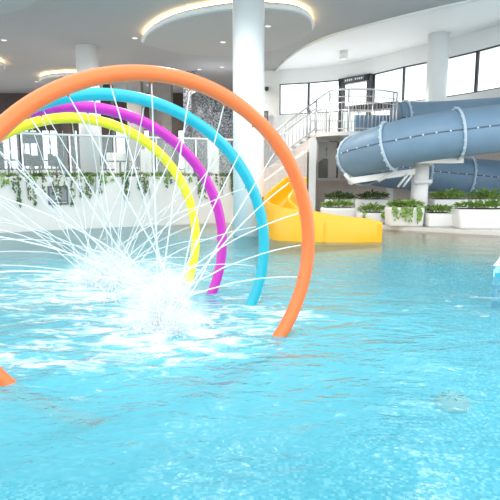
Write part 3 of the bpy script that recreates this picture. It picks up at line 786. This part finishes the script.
for px, Y, lab in ((8, 16.8, 'dark cafe table at the left edge of the terrace'), (33, 17.2, 'dark cafe table before the dark green board'), (56, 17.8, 'dark cafe table left of the white column'), (120, 18.6, 'dark cafe table right of the white column')):
    table(px, Y, lab)
for px, Y, rz, lab in ((-4, 16.9, PI / 2, 'dark cafe chair left of the leftmost table'), (20, 16.8, -PI / 2, 'dark cafe chair right of the leftmost table'), (33, 18.1, 0, 'dark cafe chair behind the table before the dark green board'), (44, 17.1, -PI / 2, 'dark cafe chair right of the table before the dark green board'),
                       (56, 18.7, 0, 'dark cafe chair behind the table left of the column'), (68, 17.8, -PI / 2, 'dark cafe chair beside the white column'), (108, 18.7, PI / 2, 'dark cafe chair left of the table right of the column'), (132, 18.5, -PI / 2, 'dark cafe chair right of the table right of the column')):
    chair(px, Y, rz, lab)
for x0, x1, Y, h, lab in ((108, 125, 21.5, 1.15, 'white cafe sideboard right of the white column'), (142, 153, 21.0, 1.25, 'white cafe sideboard behind the yellow hoop'), (186, 193, 20.0, 1.1, 'narrow white cafe cabinet between magenta and turquoise hoops'), (208, 219, 19.2, 1.55, 'white cafe cabinet before the mosaic drum')):
    xa, xb = PX(x0, Y, 2), PX(x1, Y, 2); w = xb - xa
    t = empty('sideboard', lab, 'cabinet', 'white cafe cabinets', ((xa + xb) / 2, Y, 1.2))
    MB().box((0, 0, h / 2), (w, .45, h), 0, .01).done('body', M['white'], t)
    for sx in (-.25, .25): 
        d_ = MB().box((sx * w, -.235, h / 2), (w * .46, .02, h * .9), 0, .004).done('door', M['white'], t)
        MB().box((sx * w * .2, -.255, h / 2), (.015, .02, .15)).done('handle', M['steel'], d_)

# ------------------------------------------------------------------ water hoops, nozzles, jets
HE = .95
H = [('orange', -.748, 4.167, .855, 1.485, .504, SPL1), ('turquoise', -1.393, 5.32, .686, 1.678, .387, SPL1.lerp(SPL2, .55)),
     ('magenta', -1.801, 5.773, .657, 1.645, .494, SPL2), ('yellow', -2.022, 6.293, .619, 1.614, .682, SPL2 + Vector((-.1, .15, 0)))]
LBL = {'orange': 'large orange water hoop standing in the pool, nearest of four', 'turquoise': 'turquoise water hoop, second behind the orange one',
       'magenta': 'magenta water hoop between turquoise and yellow hoops', 'yellow': 'yellow water hoop, farthest of the four'}
for name, X, Y, Z, R, az, tgt in H:
    def hp(a, rr=1.0):
        return Vector((R * rr * math.cos(a) * math.cos(az), R * rr * math.cos(a) * math.sin(az), HE * R * rr * math.sin(a)))
    c = Vector((X, Y, Z)); a0 = -math.asin(min(1, (Z + .47) / (HE * R)))
    pts = [hp(a0 + (PI - 2 * a0) * k / 140) for k in range(141)]
    hoop = MB().tube(pts, .0615, 20).done('water_hoop', M['hoops'][name]); hoop.location = c
    tag(hoop, LBL[name], 'water hoop', 'coloured water hoops')
    js = 12 if name != 'orange' else 16
    off = {'orange': .06, 'turquoise': .14, 'magenta': .02, 'yellow': .1}[name]
    for k in range(js):
        a = -.30 + off + (PI + .5) * k / js
        w = c + hp(a, 1 - .05 / R)
        if w.z < .06: continue
        nz = MB().tube([hp(a, 1 - .05 / R), hp(a, 1 - .075 / R)], .011, 8).done('nozzle', M['hoops'][name], hoop)
        sp_ = .30 if math.sin(a) > .4 else .2
        e = Vector((tgt.x + rnd(-sp_, sp_), tgt.y + rnd(-sp_, sp_), 0))
        low = math.sin(a) < .45
        if low: e.z = rnd(.05, .28)
        s0 = c + hp(a, 1 - .08 / R)
        if low: e = e + (e - s0) * rnd(.0, .15)
        n = 12; path_ = []
        sag = (.02 + (.10 if low else .0)) * (e - s0).length
        for i in range(n + 1):
            f = i / n; q = s0.lerp(e, f); q.z += sag * 4 * f * (1 - f) * .6
            q += Vector((rnd(-1, 1), rnd(-1, 1), rnd(-1, 1))) * .012 * f
            path_.append(q)
        rr = [(.0052 if name == 'orange' else .0042) + .003 * i / n for i in range(n + 1)]
        if path_[-1].z < 0: path_[-1].z = 0
        j = MB().tube(path_, rr, 6).done('water_jet', M['jet'])
        tag(j, 'thin white water jet shooting inward from the %s hoop' % name, 'water jet', 'water jets of the %s hoop' % name)

# ------------------------------------------------------------------ splashes where the jets meet
def splash(name, c, w, h, n, label):
    mb = MB()
    for i in range(n):
        a = rnd(0, 2 * PI); u = random.random(); r = abs(random.gauss(0, .45)) * w
        z = (.04 + abs(random.gauss(0, .42))) * h * math.exp(-(r / w) ** 2 * 1.2)
        p = Vector((r * math.cos(a), r * math.sin(a), z)); sz = rnd(.003, .009) * (1.5 if z < .1 else 1)
        out = Vector((math.cos(a) * (r / w + .15), math.sin(a) * (r / w + .15), 1.1 - r / w)).normalized()
        L_ = sz * rnd(1.2, 5)
        sd = out.orthogonal().normalized() * sz; s2 = out.cross(sd)
        vs = [mb.bm.verts.new(p + q) for q in (out * L_, sd, s2, -sd, -s2, -out * L_ * .5)]
        for k in range(4):
            mb.bm.faces.new((vs[0], vs[1 + k], vs[1 + (k + 1) % 4])).smooth = True
            mb.bm.faces.new((vs[5], vs[1 + (k + 1) % 4], vs[1 + k])).smooth = True
    o = mb.done('splash', M['drop']); o.location = c
    tag(o, label, 'splash', 'splashes under the hoops', 'stuff')
    return o
def mistmat(name, c, w, h, dens):
    m, N, L = newmat(name); N.remove(N['Principled BSDF'])
    tc = N.new('ShaderNodeTexCoord')
    mp = N.new('ShaderNodeMapping'); mp.inputs['Scale'].default_value = (1 / w, 1 / w, 1 / h); L.new(tc.outputs['Object'], mp.inputs['Vector'])
    ln = N.new('ShaderNodeVectorMath'); ln.operation = 'LENGTH'; L.new(mp.outputs[0], ln.inputs[0])
    mr = N.new('ShaderNodeMapRange'); mr.inputs['From Min'].default_value = 1; mr.inputs['From Max'].default_value = .0; L.new(ln.outputs['Value'], mr.inputs['Value'])
    ns = N.new('ShaderNodeTexNoise'); ns.inputs['Scale'].default_value = 5; ns.inputs['Detail'].default_value = 5; L.new(tc.outputs['Object'], ns.inputs['Vector'])
    m2 = N.new('ShaderNodeMapRange'); m2.inputs['From Min'].default_value = .38; m2.inputs['From Max'].default_value = .68; L.new(ns.outputs['Fac'], m2.inputs['Value'])
    pw = N.new('ShaderNodeMath'); pw.operation = 'POWER'; L.new(mr.outputs[0], pw.inputs[0]); pw.inputs[1].default_value = 1.8
    mu = N.new('ShaderNodeMath'); mu.operation = 'MULTIPLY'; L.new(pw.outputs[0], mu.inputs[0]); L.new(m2.outputs[0], mu.inputs[1])
    m3 = N.new('ShaderNodeMath'); m3.operation = 'MULTIPLY'; L.new(mu.outputs[0], m3.inputs[0]); m3.inputs[1].default_value = dens
    v = N.new('ShaderNodeVolumeScatter'); v.inputs['Color'].default_value = (1, 1, 1, 1); L.new(m3.outputs[0], v.inputs['Density'])
    L.new(v.outputs[0], N['Material Output'].inputs['Volume'])
    return m
def mist(c, w, h, dens, label):
    mb = MB(); r = bmesh.ops.create_icosphere(mb.bm, subdivisions=3, radius=1)
    for v in mb.bm.verts: v.co = Vector((v.co.x * w, v.co.y * w, max(v.co.z, 0.004) * h))
    o = mb.done('spray_mist', mistmat('spray_mist', c, w, h, dens)); o.location = (c.x, c.y, 0)
    tag(o, label, 'spray', 'spray mist under the hoops', 'stuff')
splash('splash', SPL1, .36, .6, 2600, 'dense white splash at the middle of the orange hoop')
splash('splash', SPL2, .55, .5, 2200, 'white splash behind, at the middle of the yellow and magenta hoops')
mist(SPL1, .52, .78, 24, 'white spray cloud rising inside the orange hoop')
mist(SPL2, .75, .70, 8, 'fainter white spray cloud inside the yellow hoop')

# ------------------------------------------------------------------ drain cover on the pool floor, mosaic pool divider
q = G(452, 404, -.46)
dn = empty('floor_drain', 'grey round drain cover on the pool floor, right of middle', 'drain', None, (q.x, q.y, -.478))
MB().lathe((0, 0, 0), [(.145, 0), (.142, .05), (.12, .085), (.005, .10)], 32).done('cover', M['drain'], dn)
mb = MB()
for k in range(8):
    a = k * PI / 4; mb.box((.07 * math.cos(a), .07 * math.sin(a), .094), (.05, .012, .006), a)
mb.done('slots', M['hole'], dn)
a = G(493, 277, 0)
dv = empty('pool_divider', 'low blue mosaic wall with pale sloping coping at the right edge', 'pool divider', None, (a.x, a.y, 0))
MB().prism([(0, 0), (1.6, 0), (1.6, 1.2), (.62, 1.0)], -.47, .17).done('wall', M['bluemosaic'], dv)
mb = MB()
A = [(-.02, -.02, .17), (1.62, -.02, .17), (1.62, 1.22, .17), (.60, 1.02, .17)]; B = [(.10, .08, .24), (1.6, .08, .24), (1.6, 1.15, .55), (.66, .96, .50)]
mb.face(A[::-1]); mb.face(B)
for i in range(4): mb.face([A[i], A[(i + 1) % 4], B[(i + 1) % 4], B[i]])
bmesh.ops.remove_doubles(mb.bm, verts=mb.bm.verts, dist=1e-4)
mb.done('coping', M['white'], dv)

# ------------------------------------------------------------------ daylight
w = bpy.data.worlds.new('world'); S.world = w; w.use_nodes = True
bg = w.node_tree.nodes['Background']; bg.inputs[0].default_value = (.93, .97, 1, 1); bg.inputs[1].default_value = 1.15
S.cycles.max_bounces = 10; S.cycles.diffuse_bounces = 5; S.cycles.transparent_max_bounces = 24; S.cycles.volume_bounces = 3
S.cycles.use_denoising = True; S.cycles.caustics_reflective = False; S.cycles.caustics_refractive = False
